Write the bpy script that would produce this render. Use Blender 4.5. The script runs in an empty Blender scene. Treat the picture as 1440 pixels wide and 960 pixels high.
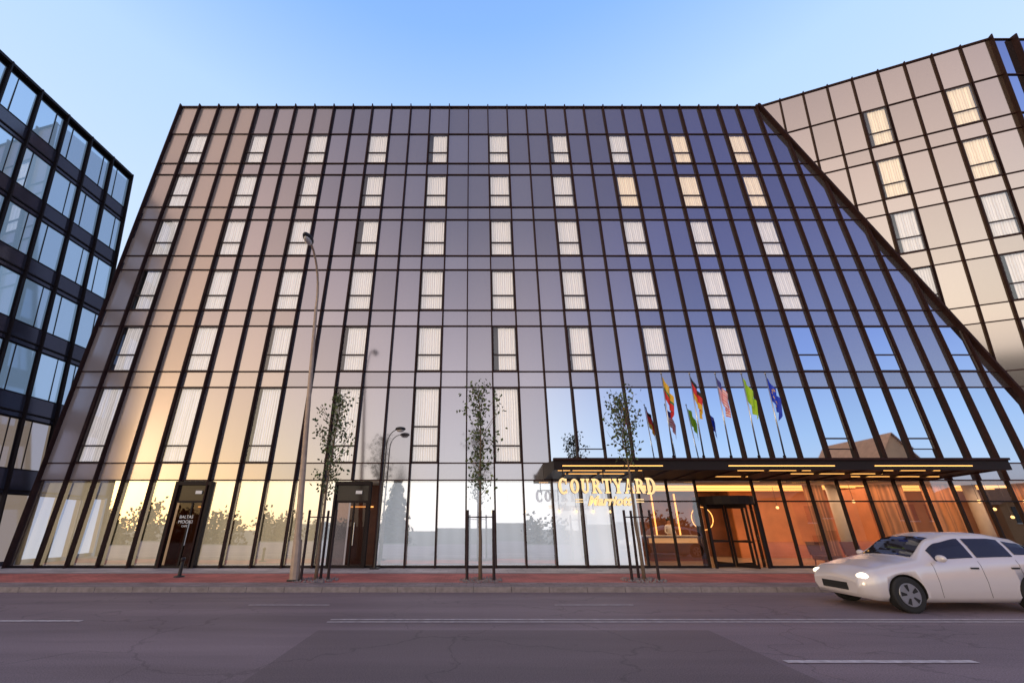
import bpy, bmesh, math, random
from mathutils import Vector, Matrix, noise
random.seed(7)
S = bpy.context.scene
COL = S.collection
S.view_settings.view_transform = 'Standard'
S.view_settings.look = 'None'
S.view_settings.exposure = 0
W = {}

# ---------------------------------------------------------------- materials
def nodes(name):
    m = bpy.data.materials.new(name); m.use_nodes = True
    nt = m.node_tree; nt.nodes.clear()
    out = nt.nodes.new('ShaderNodeOutputMaterial')
    return m, nt, out

def mat(name, c, rough=0.6, metal=0.0, var=0.0, scale=5.0, bump=0.0, bscale=40.0, emit=None, es=0.0, spec=0.5, island=0.0, c2=None):
    m, nt, out = nodes(name)
    b = nt.nodes.new('ShaderNodeBsdfPrincipled')
    nt.links.new(b.outputs[0], out.inputs[0])
    b.inputs['Base Color'].default_value = (*c, 1)
    b.inputs['Roughness'].default_value = rough
    b.inputs['Metallic'].default_value = metal
    b.inputs['Specular IOR Level'].default_value = spec
    if emit:
        b.inputs['Emission Color'].default_value = (*emit, 1)
        b.inputs['Emission Strength'].default_value = es
    tc = nt.nodes.new('ShaderNodeTexCoord')
    last = None
    if var > 0 or c2:
        n = nt.nodes.new('ShaderNodeTexNoise'); n.inputs['Scale'].default_value = scale
        n.inputs['Detail'].default_value = 6
        nt.links.new(tc.outputs['Object'], n.inputs['Vector'])
        r = nt.nodes.new('ShaderNodeValToRGB')
        a = c2 if c2 else tuple(x*(1-var) for x in c)
        d = c if c2 else tuple(min(1, x*(1+var)) for x in c)
        r.color_ramp.elements[0].position = .3; r.color_ramp.elements[1].position = .7
        r.color_ramp.elements[0].color = (*a, 1); r.color_ramp.elements[1].color = (*d, 1)
        nt.links.new(n.outputs['Fac'], r.inputs[0]); last = r.outputs[0]
        nt.links.new(last, b.inputs['Base Color'])
    if island > 0:
        g = nt.nodes.new('ShaderNodeNewGeometry')
        mp = nt.nodes.new('ShaderNodeMapRange')
        mp.inputs['To Min'].default_value = 1-island; mp.inputs['To Max'].default_value = 1+island
        nt.links.new(g.outputs['Random Per Island'], mp.inputs['Value'])
        hs = nt.nodes.new('ShaderNodeHueSaturation'); hs.inputs['Color'].default_value = (*c, 1)
        if last: nt.links.new(last, hs.inputs['Color'])
        nt.links.new(mp.outputs[0], hs.inputs['Value'])
        nt.links.new(hs.outputs[0], b.inputs['Base Color'])
    if bump > 0:
        n2 = nt.nodes.new('ShaderNodeTexNoise'); n2.inputs['Scale'].default_value = bscale
        n2.inputs['Detail'].default_value = 4
        nt.links.new(tc.outputs['Object'], n2.inputs['Vector'])
        bp = nt.nodes.new('ShaderNodeBump'); bp.inputs['Strength'].default_value = bump
        bp.inputs['Distance'].default_value = 0.02
        nt.links.new(n2.outputs['Fac'], bp.inputs['Height'])
        nt.links.new(bp.outputs[0], b.inputs['Normal'])
    return m

def glass(name, fac, gcol=(.9,.9,.92), tcol=(.75,.78,.78), rough=0.01, f2=None):
    m, nt, out = nodes(name)
    mix = nt.nodes.new('ShaderNodeMixShader')
    t = nt.nodes.new('ShaderNodeBsdfTransparent'); t.inputs[0].default_value = (*tcol, 1)
    g = nt.nodes.new('ShaderNodeBsdfGlossy'); g.inputs[0].default_value = (*gcol, 1); g.inputs['Roughness'].default_value = rough
    lw = nt.nodes.new('ShaderNodeLayerWeight'); lw.inputs[0].default_value = .25
    mp = nt.nodes.new('ShaderNodeMapRange'); mp.inputs['To Min'].default_value = fac
    mp.inputs['To Max'].default_value = f2 if f2 else min(1, fac+.35)
    nt.links.new(lw.outputs['Facing'], mp.inputs['Value'])
    nt.links.new(mp.outputs[0], mix.inputs[0])
    nt.links.new(t.outputs[0], mix.inputs[1]); nt.links.new(g.outputs[0], mix.inputs[2])
    nt.links.new(mix.outputs[0], out.inputs[0])
    return m

def curtain_mat(name, c, e, es, sc=3.2, lo=.7):
    m = mat(name, c, rough=.9, emit=e, es=es)
    nt = m.node_tree
    b = [n for n in nt.nodes if n.type == 'BSDF_PRINCIPLED'][0]
    tc = nt.nodes.new('ShaderNodeTexCoord')
    w = nt.nodes.new('ShaderNodeTexWave'); w.inputs['Scale'].default_value = sc
    w.inputs['Distortion'].default_value = 2.5; w.inputs['Detail'].default_value = 2; w.inputs['Detail Scale'].default_value = .6
    nt.links.new(tc.outputs['Object'], w.inputs['Vector'])
    r = nt.nodes.new('ShaderNodeValToRGB')
    r.color_ramp.elements[0].color = (*[x*lo for x in c], 1); r.color_ramp.elements[1].color = (*c, 1)
    nt.links.new(w.outputs['Fac'], r.inputs[0]); nt.links.new(r.outputs[0], b.inputs['Base Color'])
    r2 = nt.nodes.new('ShaderNodeValToRGB')
    r2.color_ramp.elements[0].color = (*[x*lo for x in e], 1); r2.color_ramp.elements[1].color = (*e, 1)
    nt.links.new(w.outputs['Fac'], r2.inputs[0]); nt.links.new(r2.outputs[0], b.inputs['Emission Color'])
    return m

M = {}
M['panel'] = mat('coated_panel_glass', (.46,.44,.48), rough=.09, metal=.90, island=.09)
M['panelmid'] = mat('panel_glass_painted_half_light', (.54,.48,.47), rough=.12, metal=.78, island=.08)  # half step towards the warm light painted into the left panels
M['panelleft'] = mat('panel_glass_painted_warm_light', (.62,.50,.43), rough=.2, metal=.50, island=.07)  # lighter copy of the panel glass; warm sunset reflection put into its colour
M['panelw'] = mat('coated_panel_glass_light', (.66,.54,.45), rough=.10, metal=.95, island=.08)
M['blueglass'] = mat('blue_mirror_glass', (.60,.68,.80), rough=.02, metal=1.0, island=.06)
M['fin'] = mat('bronze_fin_metal', (.034,.014,.012), rough=.6, var=.2, scale=3, spec=.15)
M['frame'] = mat('dark_frame_metal', (.020,.013,.012), rough=.55, spec=.2)
M['mull'] = mat('brown_mullion_metal', (.055,.022,.018), rough=.55, spec=.25)
M['wframe'] = mat('window_frame_metal', (.04,.022,.02), rough=.45, spec=.4)
M['wglass'] = glass('window_glass', .12, f2=.5, tcol=(.97,.97,.97))
M['gglass'] = glass('storefront_glass', .62, f2=.95, gcol=(.96,.96,.98), tcol=(.95,.95,.95))
M['lowglass'] = glass('low_reflect_glass', .18, f2=.5, tcol=(.95,.95,.95))
M['lglass'] = glass('lobby_glass', .17, f2=.6, tcol=(.9,.88,.85))
M['curtain'] = curtain_mat('curtain_fabric_glow', (.85,.8,.76), (1,.90,.83), .46)  # glow in both curtain fabrics stands in for light from the rooms
M['curtainlit'] = curtain_mat('curtain_fabric_lit', (.85,.74,.6), (1,.76,.50), .68)
M['sheer'] = curtain_mat('added_sky_glow_sheet', (.8,.8,.82), (.86,.92,1), .62, sc=.6, lo=.93)  # added glowing sheet; stands in for bright sky reflected in the storefront
M['warmskyglow'] = curtain_mat('added_warm_sky_glow_sheet', (.8,.72,.6), (1,.80,.50), .55, sc=.6, lo=.9)  # same added glow, tinted like the sunset reflected at the left
M['copper'] = curtain_mat('copper_drapery', (.58,.24,.10), (1,.36,.11), .10, sc=1.6, lo=.5)
M['roof'] = mat('roof_membrane', (.12,.12,.12), rough=.9)
M['conc'] = mat('pale_plaster', (.6,.55,.48), rough=.9, var=.05)

def asphalt(name, c, dark=.75):
    m, nt, out = nodes(name)
    b = nt.nodes.new('ShaderNodeBsdfPrincipled'); nt.links.new(b.outputs[0], out.inputs[0])
    b.inputs['Roughness'].default_value = .65
    tc = nt.nodes.new('ShaderNodeTexCoord')
    mpn = nt.nodes.new('ShaderNodeMapping'); mpn.inputs['Scale'].default_value = (.10, .9, 1)
    nt.links.new(tc.outputs['Object'], mpn.inputs[0])
    n1 = nt.nodes.new('ShaderNodeTexNoise'); n1.inputs['Scale'].default_value = 1.0; n1.inputs['Detail'].default_value = 8
    n1.inputs['Roughness'].default_value = .6
    nt.links.new(mpn.outputs[0], n1.inputs[0])
    n2 = nt.nodes.new('ShaderNodeTexNoise'); n2.inputs['Scale'].default_value = 60; n2.inputs['Detail'].default_value = 3
    nt.links.new(tc.outputs['Object'], n2.inputs[0])
    r = nt.nodes.new('ShaderNodeValToRGB'); r.color_ramp.elements[0].position = .32; r.color_ramp.elements[1].position = .68
    r.color_ramp.elements[0].color = (*[x*dark for x in c], 1); r.color_ramp.elements[1].color = (*[x*1.2 for x in c], 1)
    nt.links.new(n1.outputs['Fac'], r.inputs[0])
    mx = nt.nodes.new('ShaderNodeMixRGB'); mx.blend_type = 'MULTIPLY'; mx.inputs[0].default_value = .8
    r2 = nt.nodes.new('ShaderNodeValToRGB'); r2.color_ramp.elements[0].position = .3; r2.color_ramp.elements[1].position = .7
    r2.color_ramp.elements[0].color = (.45,.45,.45,1); r2.color_ramp.elements[1].color = (1.3,1.3,1.3,1)
    nt.links.new(n2.outputs['Fac'], r2.inputs[0])
    nt.links.new(r.outputs[0], mx.inputs[1]); nt.links.new(r2.outputs[0], mx.inputs[2])
    v = nt.nodes.new('ShaderNodeTexVoronoi'); v.feature = 'DISTANCE_TO_EDGE'; v.inputs['Scale'].default_value = .35
    wn = nt.nodes.new('ShaderNodeTexNoise'); wn.inputs['Scale'].default_value = 1.5; wn.inputs['Detail'].default_value = 5
    nt.links.new(tc.outputs['Object'], wn.inputs[0])
    va = nt.nodes.new('ShaderNodeVectorMath'); va.operation = 'ADD'
    nt.links.new(tc.outputs['Object'], va.inputs[0]); nt.links.new(wn.outputs['Color'], va.inputs[1])
    nt.links.new(va.outputs[0], v.inputs['Vector'])
    r3 = nt.nodes.new('ShaderNodeValToRGB'); r3.color_ramp.elements[0].position = .0; r3.color_ramp.elements[1].position = .010
    r3.color_ramp.elements[0].color = (.7,.7,.7,1); r3.color_ramp.elements[1].color = (1,1,1,1)
    nt.links.new(v.outputs['Distance'], r3.inputs[0])
    mx2 = nt.nodes.new('ShaderNodeMixRGB'); mx2.blend_type = 'MULTIPLY'; mx2.inputs[0].default_value = 1
    nt.links.new(mx.outputs[0], mx2.inputs[1]); nt.links.new(r3.outputs[0], mx2.inputs[2])
    nt.links.new(mx2.outputs[0], b.inputs['Base Color'])
    bp = nt.nodes.new('ShaderNodeBump'); bp.inputs['Strength'].default_value = .35; bp.inputs['Distance'].default_value = .01
    nt.links.new(n2.outputs['Fac'], bp.inputs['Height']); nt.links.new(bp.outputs[0], b.inputs['Normal'])
    return m
M['asphalt'] = asphalt('asphalt', (.285,.215,.225))
M['patch'] = asphalt('asphalt_patch', (.205,.155,.158), dark=.85)

def paving(name, c, sx, mortar):
    m, nt, out = nodes(name)
    b = nt.nodes.new('ShaderNodeBsdfPrincipled'); nt.links.new(b.outputs[0], out.inputs[0])
    b.inputs['Roughness'].default_value = .8
    tc = nt.nodes.new('ShaderNodeTexCoord')
    br = nt.nodes.new('ShaderNodeTexBrick'); br.inputs['Scale'].default_value = 1
    br.inputs['Brick Width'].default_value = sx; br.inputs['Row Height'].default_value = sx*.5
    br.inputs['Mortar Size'].default_value = .008
    br.inputs['Color1'].default_value = (*[x*.85 for x in c], 1); br.inputs['Color2'].default_value = (*[x*1.12 for x in c], 1)
    br.inputs['Mortar'].default_value = (*mortar, 1)
    n=nt.nodes.new('ShaderNodeTexNoise'); n.inputs['Scale'].default_value=.8; n.inputs['Detail'].default_value=5
    nt.links.new(tc.outputs['Object'],n.inputs[0])
    r=nt.nodes.new('ShaderNodeValToRGB'); r.color_ramp.elements[0].position=.35; r.color_ramp.elements[1].position=.65
    r.color_ramp.elements[0].color=(.72,.72,.72,1); r.color_ramp.elements[1].color=(1.1,1.1,1.1,1); nt.links.new(n.outputs['Fac'],r.inputs[0])
    mx=nt.nodes.new('ShaderNodeMixRGB'); mx.blend_type='MULTIPLY'; mx.inputs[0].default_value=1
    nt.links.new(tc.outputs['Object'], br.inputs['Vector']); nt.links.new(br.outputs[0], mx.inputs[1]); nt.links.new(r.outputs[0],mx.inputs[2])
    nt.links.new(mx.outputs[0], b.inputs['Base Color'])
    return m
M['pave'] = paving('paving_slabs', (.36,.28,.27), .4, (.15,.12,.11))
M['pavel'] = paving('light_paving_slabs', (.66,.58,.54), .6, (.3,.26,.24))
M['red'] = paving('red_paving', (.66,.19,.15), .2, (.45,.14,.12))
M['kerb'] = mat('kerb_granite', (.28,.24,.23), rough=.85, var=.2, scale=8)
M['paint'] = mat('road_paint', (.82,.75,.74), rough=.7, c2=(.46,.39,.38), scale=7)
M['grass'] = mat('dry_grass_ground', (.15,.14,.10), rough=.95, var=.3, scale=1)
M['bark'] = mat('tree_bark', (.18,.13,.09), rough=.9, var=.3, scale=30)
M['leaf'] = mat('tree_leaves', (.075,.105,.03), rough=.6, island=.5)
M['leafd'] = mat('dark_tree_leaves', (.014,.022,.010), rough=.8, island=.5, spec=.1)
M['stake'] = mat('dark_wood_stake', (.03,.016,.016), rough=.8, var=.3, scale=20)
M['pole'] = mat('galvanised_pole', (.46,.34,.25), rough=.5, metal=.0, var=.15, scale=6)
M['dark'] = mat('dark_metal', (.03,.03,.032), rough=.4, metal=.3)
M['steel'] = mat('brushed_steel', (.6,.6,.6), rough=.3, metal=1)
M['gold'] = mat('lit_cream_letters', (.85,.60,.28), rough=.4, emit=(1,.70,.32), es=.78)
M['goldside'] = mat('bronze_letter_side', (.05,.02,.01), rough=.4)
M['letterback'] = mat('glowing_letter_back', (.6,.6,.61), rough=.7, emit=(.9,.9,1), es=.2)  # pale glow added on letter backs to hide their reflection in the glass
M['led'] = mat('warm_led_strip', (1,.6,.2), emit=(1,.48,.12), es=2.0)
M['lamp'] = mat('warm_lamp', (1,.7,.4), emit=(1,.6,.22), es=2.6)
M['white'] = mat('white_lettering', (.7,.68,.65), rough=.6, emit=(1,1,1), es=.1)
M['wood'] = mat('walnut_wall', (.20,.075,.035), rough=.5, var=.25, scale=2)
M['orange'] = mat('orange_lit_wall', (.52,.20,.085), rough=.7, var=.3, scale=.8)
M['floor'] = mat('lobby_floor', (.35,.28,.22), rough=.25)
M['black'] = mat('black_rubber', (.02,.02,.02), rough=.8)

# ---------------------------------------------------------------- mesh builder
class B:
    def __init__(s): s.v=[]; s.f=[]; s.m=[]; s.mats=[]
    def mi(s, k):
        if k not in s.mats: s.mats.append(k)
        return s.mats.index(k)
    def poly(s, pts, k):
        i=len(s.v); s.v += [Vector(p) for p in pts]; s.f.append(tuple(range(i,i+len(pts)))); s.m.append(s.mi(k))
    def hexa(s, p, k):
        i=len(s.v); s.v += [Vector(q) for q in p]; mi=s.mi(k)
        for f in ((0,3,2,1),(4,5,6,7),(0,1,5,4),(1,2,6,5),(2,3,7,6),(3,0,4,7)):
            s.f.append(tuple(i+a for a in f)); s.m.append(mi)
    def box(s, x0,x1,y0,y1,z0,z1,k):
        s.hexa([(x0,y0,z0),(x1,y0,z0),(x1,y1,z0),(x0,y1,z0),(x0,y0,z1),(x1,y0,z1),(x1,y1,z1),(x0,y1,z1)],k)
    def fbox(s, F, u0,u1,v0,v1,n0,n1,k, u0t=None,u1t=None):
        if u0t is None: u0t=u0
        if u1t is None: u1t=u1
        P=F.p
        s.hexa([P(u0,v0,n1),P(u1,v0,n1),P(u1,v0,n0),P(u0,v0,n0),P(u0t,v1,n1),P(u1t,v1,n1),P(u1t,v1,n0),P(u0t,v1,n0)],k)
    def tube(s, pts, rad, k, n=8, cap=True):
        pts=[Vector(p) for p in pts]; rings=[]; mi=s.mi(k)
        for j,p in enumerate(pts):
            d=(pts[min(j+1,len(pts)-1)]-pts[max(j-1,0)]).normalized()
            a=Vector((0,0,1)) if abs(d.z)<.9 else Vector((1,0,0))
            x=d.cross(a).normalized(); y=d.cross(x)
            r=rad[j] if isinstance(rad,(list,tuple)) else rad
            i=len(s.v)
            for t in range(n):
                q=2*math.pi*t/n; s.v.append(p+x*math.cos(q)*r+y*math.sin(q)*r)
            rings.append(i)
        for a,b in zip(rings,rings[1:]):
            for t in range(n):
                s.f.append((a+t,a+(t+1)%n,b+(t+1)%n,b+t)); s.m.append(mi)
        if cap:
            s.f.append(tuple(rings[0]+t for t in range(n))[::-1]); s.m.append(mi)
            s.f.append(tuple(rings[-1]+t for t in range(n))); s.m.append(mi)
    def sphere(s, c, r, k, seg=12, rings=8, sc=(1,1,1)):
        c=Vector(c); i=len(s.v); mi=s.mi(k)
        for a in range(rings+1):
            th=math.pi*a/rings
            for b_ in range(seg):
                ph=2*math.pi*b_/seg
                s.v.append(c+Vector((r*sc[0]*math.sin(th)*math.cos(ph), r*sc[1]*math.sin(th)*math.sin(ph), r*sc[2]*math.cos(th))))
        for a in range(rings):
            for b_ in range(seg):
                s.f.append((i+a*seg+b_, i+(a+1)*seg+b_, i+(a+1)*seg+(b_+1)%seg, i+a*seg+(b_+1)%seg)); s.m.append(mi)
    def done(s, name, origin=None, parent=None, smooth=False, fix=True):
        if origin is None:
            xs=[v.x for v in s.v]; ys=[v.y for v in s.v]; zs=[v.z for v in s.v]
            origin=Vector(((min(xs)+max(xs))/2,(min(ys)+max(ys))/2,min(zs)))
        origin=Vector(origin)
        me=bpy.data.meshes.new(name); me.from_pydata([v-origin for v in s.v],[],s.f)
        for k in s.mats: me.materials.append(M[k] if isinstance(k,str) else k)
        me.polygons.foreach_set('material_index', s.m)
        if smooth: me.polygons.foreach_set('use_smooth',[True]*len(me.polygons))
        me.update()
        if fix:
            bm=bmesh.new(); bm.from_mesh(me); bmesh.ops.recalc_face_normals(bm,faces=bm.faces); bm.to_mesh(me); bm.free()
        o=bpy.data.objects.new(name,me); COL.objects.link(o)
        W[o.name]=origin
        if parent: o.parent=parent; o.location=origin-W[parent.name]
        else: o.location=origin
        return o

def empty(name, loc, label=None, cat=None, group=None):
    e=bpy.data.objects.new(name,None); COL.objects.link(e); e.location=loc; e.empty_display_size=.3
    W[e.name]=Vector(loc); tag(e,label,cat,group); return e
def tag(o,label=None,cat=None,group=None):
    if label: o['label']=label
    if cat: o['category']=cat
    if group: o['group']=group
def struct(o,label,cat):
    o['kind']='structure'; o['label']=label; o['category']=cat

class Frame:
    def __init__(s,O,U,V):
        s.O=Vector(O); s.U=Vector(U); s.V=Vector(V); n=s.U.cross(s.V).normalized(); s.N=n
    def p(s,u,v,n=0): return s.O+s.U*u+s.V*v+s.N*n

def clip(poly,a,b,c):
    out=[]
    for i in range(len(poly)):
        p=poly[i]; q=poly[(i+1)%len(poly)]
        dp=a*p[0]+b*p[1]-c; dq=a*q[0]+b*q[1]-c
        if dp<=0: out.append(p)
        if dp*dq<0:
            t=dp/(dp-dq); out.append((p[0]+t*(q[0]-p[0]),p[1]+t*(q[1]-p[1])))
    return out

# ---------------------------------------------------------------- ground
YF=18.1
g=B()
ys=[(-900,-5),(-60,-5),(-24,-5),(-9,-.02),(0,-.02),(900,-.02)]
for (y0,z0),(y1,z1) in zip(ys,ys[1:]): g.poly([(-900,y0,z0),(900,y0,z0),(900,y1,z1),(-900,y1,z1)],'grass')
struct(g.done('ground',(0,0,0)),'grassy ground falling away beyond the far side of the street','ground')
g=B(); g.poly([(-250,-6,0),(250,-6,0),(250,12.9,0),(-250,12.9,0)],'asphalt')
struct(g.done('road',(0,0,0)),'wide worn grey asphalt street in front of the hotel','road')
g=B(); g.poly([(-2.65,-5,.004),(4.0,-5,.004),(4.0,8.6,.004),(-2.65,8.6,.004)],'patch')
struct(g.done('road_patch',(0,0,.004)),'darker repaired asphalt rectangle in the street','road')
g=B(); g.box(-250,250,13.05,13.9,-.1,.12,'pave')
struct(g.done('pavement',(0,0,0)),'grey paved tree strip beside the kerb','pavement')
g=B(); g.box(-250,250,13.9,16.2,-.1,.121,'red')
struct(g.done('cycle_path',(0,0,0)),'red paved cycle path in front of the hotel','path')
g=B(); g.box(-250,250,16.2,16.35,-.1,.125,'kerb'); g.box(-250,250,16.35,19.0,-.1,.12,'pavel')
struct(g.done('footpath',(0,0,0)),'light slab footpath along the hotel wall','pavement')
g=B()
x=-60
while x<60:
    g.box(x+.006,x+.994,12.9,13.05,-.1,.128,'kerb'); x+=1
struct(g.done('kerb',(0,0,0)),'granite kerb stones along the street','kerb')
def marking(x0,x1,y,w,lab):
    g=B(); g.poly([(x0,y-w/2,.008),(x1,y-w/2,.008),(x1,y+w/2,.008),(x0,y+w/2,.008)],'paint')
    struct(g.done('road_marking'),lab,'road marking')
marking(-2.7,40,9.45,.08,'long solid white line painted on the asphalt')
marking(-2.7,40,9.24,.08,'long solid white line painted on the asphalt')
marking(-16,-7.3,9.33,.12,'worn white lane dash on the asphalt')
marking(-5,-3.2,11.0,.08,'thin worn white dash near the kerb')
marking(1.8,3.55,11.0,.08,'thin worn white dash near the kerb')
marking(4.1,6.6,6.8,.12,'white lane dash on the near side of the street')
marking(-10.5,-8,6.8,.12,'white lane dash on the near side of the street')

# ---------------------------------------------------------------- hotel
hotel=empty('hotel_building',(4,18.1,0),'dark bronze and glass hotel with slanted end and tall vertical fins','building')
PW=1.1533
FM=Frame((-17.6,YF,0),(1,0,0),(0,0,1))
FW=Frame((17.1,YF+.156*24.7,0),(1,-1/2.44,0),(0,-.156,1))
FR=Frame((26.7,YF-9.6/2.44+.156*24.7,0),(1,0,0),(0,-.156,1))
K=.38; CM=34.7+K*24.7; CWc=K*24.7
TOP=24.7
sills=[7.92+3.08*k for k in range(5)]; heads=[10.17+3.08*k for k in range(5)]
levels=[.12,3.28,3.95,7.19]
for a,b_ in zip(sills,heads): levels+= [a,b_]
levels.append(TOP)
NC=39
def jq(F,poly,n,amt=.0016):
    cu=sum(p[0] for p in poly)/len(poly); cv=sum(p[1] for p in poly)/len(poly)
    a=random.uniform(-amt,amt)*1.5; b_=random.uniform(-amt,amt)
    return [F.p(u,v,n+(u-cu)*a+(v-cv)*b_) for u,v in poly]

def window(F,u0,u1,v0,v1,trans,kind,parent,name='window'):
    fw=.035
    b=B(); fk='wframe'
    b.fbox(F,u0,u0+fw,v0,v1,-.06,.03,fk); b.fbox(F,u1-fw,u1,v0,v1,-.06,.03,fk)
    b.fbox(F,u0+fw,u1-fw,v0,v0+fw,-.06,.028,fk); b.fbox(F,u0+fw,u1-fw,v1-fw,v1,-.06,.028,fk)
    for t in trans: b.fbox(F,u0+fw,u1-fw,t-.03,t+.03,-.06,.024,fk)
    w=b.done(name,F.p((u0+u1)/2,v0,0),parent)
    b=B(); b.poly(jq(F,[(u0+fw,v0+fw),(u1-fw,v0+fw),(u1-fw,v1-fw),(u0+fw,v1-fw)],.0,.002),'wglass' if kind!='blue' else 'blueglass')
    b.done('glass_pane',F.p((u0+u1)/2,v0,0),w,fix=False)
    if kind!='blue':
        b=B(); n=26; k='curtainlit' if kind=='lit' else 'curtain'
        ph=random.uniform(0,6); fr=random.uniform(38,52)
        gap=random.choice([0,0,0,0,.12,.2])*(u1-u0)
        pr=None
        for i in range(n+1):
            u=u0+fw+gap+(u1-u0-2*fw-gap)*i/n; d=-.12+.018*math.sin(u*fr+ph)+.008*math.sin(u*fr*.37)
            cur=(F.p(u,v0+fw,d),F.p(u,v1-fw,d))
            if pr: b.poly([pr[0],cur[0],cur[1],pr[1]],k)
            pr=cur
        b.done('curtain',F.p((u0+u1)/2,v0,0),w,smooth=False,fix=False)
    return w

cols=[1+3*k for k in range(10)]
holes=set()
for k,(s0,h0) in enumerate(zip(sills,heads)):
    for c in cols+[31,34]:
        if c>=31 and k>0: continue
        kind='cur'
        if c>=31 and k==0: kind='blue'
        if c>=25 and k>=3: kind='lit'
        if c==28 and k==4: kind='lit'
        if c==22 and k==3: kind='lit'
        if c==28 and k==0: kind='blue'
        window(FM,c*PW+.04,(c+1)*PW-.04,s0+.03,h0-.03,[s0+.8],kind,hotel)
        holes.add((c,s0))
for c in cols:
    if c<=16:
        window(FM,c*PW+.04,(c+1)*PW-.04,3.98,7.16,[4.65] if c!=13 else [4.65,5.45],'cur',hotel); holes.add((c,3.95))
for c in (19,28,31):
    window(FM,c*PW+.05,(c+1)*PW-.05,4.5,7.16,[4.95] if c!=19 else [],'blue',hotel)
b=B(); bg=B()
for i in range(NC):
    for v0,v1 in zip(levels,levels[1:]):
        if v0<3.2: continue
        if (i,v0) in holes: continue
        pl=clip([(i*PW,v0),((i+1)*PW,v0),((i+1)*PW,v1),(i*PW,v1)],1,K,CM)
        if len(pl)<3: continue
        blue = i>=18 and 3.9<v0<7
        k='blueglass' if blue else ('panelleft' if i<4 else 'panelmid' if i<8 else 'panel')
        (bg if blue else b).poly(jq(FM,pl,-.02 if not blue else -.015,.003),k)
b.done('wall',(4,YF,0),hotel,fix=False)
bg.done('upper_lobby_glazing',(4,YF,0),hotel,fix=False)
def fin(F,u,v0,v1,d=.23,t=.03,name='fin',parent=hotel,k='fin'):
    b=B(); b.fbox(F,u-t,u+t,v0,v1,-.03,d,k); return b.done(name,F.p(u,v0,0),parent)
for i in range(NC):
    u=i*PW; v1=min(TOP+.12,(CM-u)/K)
    low=.12
    if u+FM.O.x>6.5: low=3.28
    if i==11: low=3.28
    fin(FM,u,low,v1,d=.17 if i<15 else .13,t=.028)
b=B()
b.fbox(FM,CM-K*.12-.02,CM-K*.12+.10,.12,TOP+.1,-.1,.22,'fin',u0t=CM-K*(TOP+.1)-.02,u1t=CM-K*(TOP+.1)+.10)
b.done('edge_beam',FM.p(CM,0,0),hotel)
for v in levels[1:]+[]:
    b=B(); t=.02
    if v==TOP: b.fbox(FM,-.04,34.7,v-.03,v+.05,-.3,.07,'mull')
    else: b.fbox(FM,0,CM-K*v,v-t,v+t,-.03,.04,'mull')
    b.done('transom',FM.p(20,v,0),hotel)
lw=9.6/9
b=B()
whole=[]; part=[]
for j in range(9):
    for v0,v1 in zip(levels,levels[1:]):
        pl=clip([(j*lw,v0),((j+1)*lw,v0),((j+1)*lw,v1),(j*lw,v1)],-1,-K,-CWc)
        if len(pl)<3: continue
        if j in (4,7) and v0 in sills:
            if (j*lw+K*v0)>=CWc-.15: whole.append((j,v0,v1))
            else: part.append((j,v0,v1))
            continue
        b.poly(jq(FW,pl,-.02,.003),'panelw')
b.done('wing_wall',(22,18,0),hotel,fix=False)
for j,v0,v1 in whole:
    window(FW,j*lw+.05,(j+1)*lw-.05,v0+.03,v1-.03,[v0+.8],'lit' if v0>16 else 'cur',hotel)
for j,v0,v1 in part:
    pl=clip([(j*lw+.06,v0+.06),((j+1)*lw-.06,v0+.06),((j+1)*lw-.06,v1-.06),(j*lw+.06,v1-.06)],-1,-K,-CWc-.05)
    if len(pl)<3: continue
    b=B(); b.fbox(FW,max(j*lw+.05,CWc-K*(v0+.8)),(j+1)*lw-.05,v0+.77,v0+.83,-.06,.024,'wframe'); b.fbox(FW,(j+1)*lw-.09,(j+1)*lw-.05,v0+.03,v1-.03,-.06,.03,'wframe')
    w_=b.done('window',FW.p(j*lw,v0,0),hotel)
    b=B(); b.poly([FW.p(u,v,-.12) for u,v in pl],'curtain'); b.done('curtain',FW.p(j*lw,v0,0),w_,fix=False)
    b=B(); b.poly([FW.p(u,v,0) for u,v in pl],'wglass'); b.done('glass_pane',FW.p(j*lw,v0,0),w_,fix=False)
for j in range(1,10):
    u=j*lw; fin(FW,u,max(.12,(CWc-u)/K),TOP+.12,d=.09 if j<9 else .22,t=.020)
for v in levels[1:]:
    b=B(); b.fbox(FW,max(0,CWc-K*v),9.6,v-.02,v+.02,-.03,.045,'mull')
    if v==TOP: b.fbox(FW,0,9.6,v+.024,v+.06,-.3,.06,'mull')
    b.done('transom',FW.p(8,v,0),hotel)
b=B()
for j in range(10):
    for v0,v1 in zip(levels,levels[1:]):
        b.poly(jq(FR,[(j*PW,v0),((j+1)*PW,v0),((j+1)*PW,v1),(j*PW,v1)],-.02,.002),'blueglass')
b.done('return_wall',(30,17,0),hotel,fix=False)
for j in range(1,11): fin(FR,j*PW,.12,TOP+.12)
for v in levels[1:]:
    b=B(); b.fbox(FR,0,11.5,v-.022,v+.022,-.03,.045,'mull'); b.done('transom',FR.p(5,v,0),hotel)
b=B()
b.poly([(-17.6,18.15,24.6),(17.1,18.15,24.6),(26.7,14.25,24.6),(38.2,14.25,24.6),(38.2,36,24.6),(-17.6,36,24.6)],'roof')
b.done('roof',(4,25,24.6),hotel,fix=False)
b=B(); b.box(-17.63,-17.5,18.12,36,.0,24.7,'panel'); b.box(-17.5,38.2,35.9,36,0,24.7,'panel'); b.box(38.2,38.3,18.2,36,0,24.7,'panel')
b.box(-17.5,26,18.55,18.6,3.5,24.5,'roof')
b.done('side_wall',(4,30,0),hotel)
b=B()
b.box(-17.45,26.3,18.2,26,.0,.13,'floor')
b.done('ground_storey_floor',(4,20,0),hotel)
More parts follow.
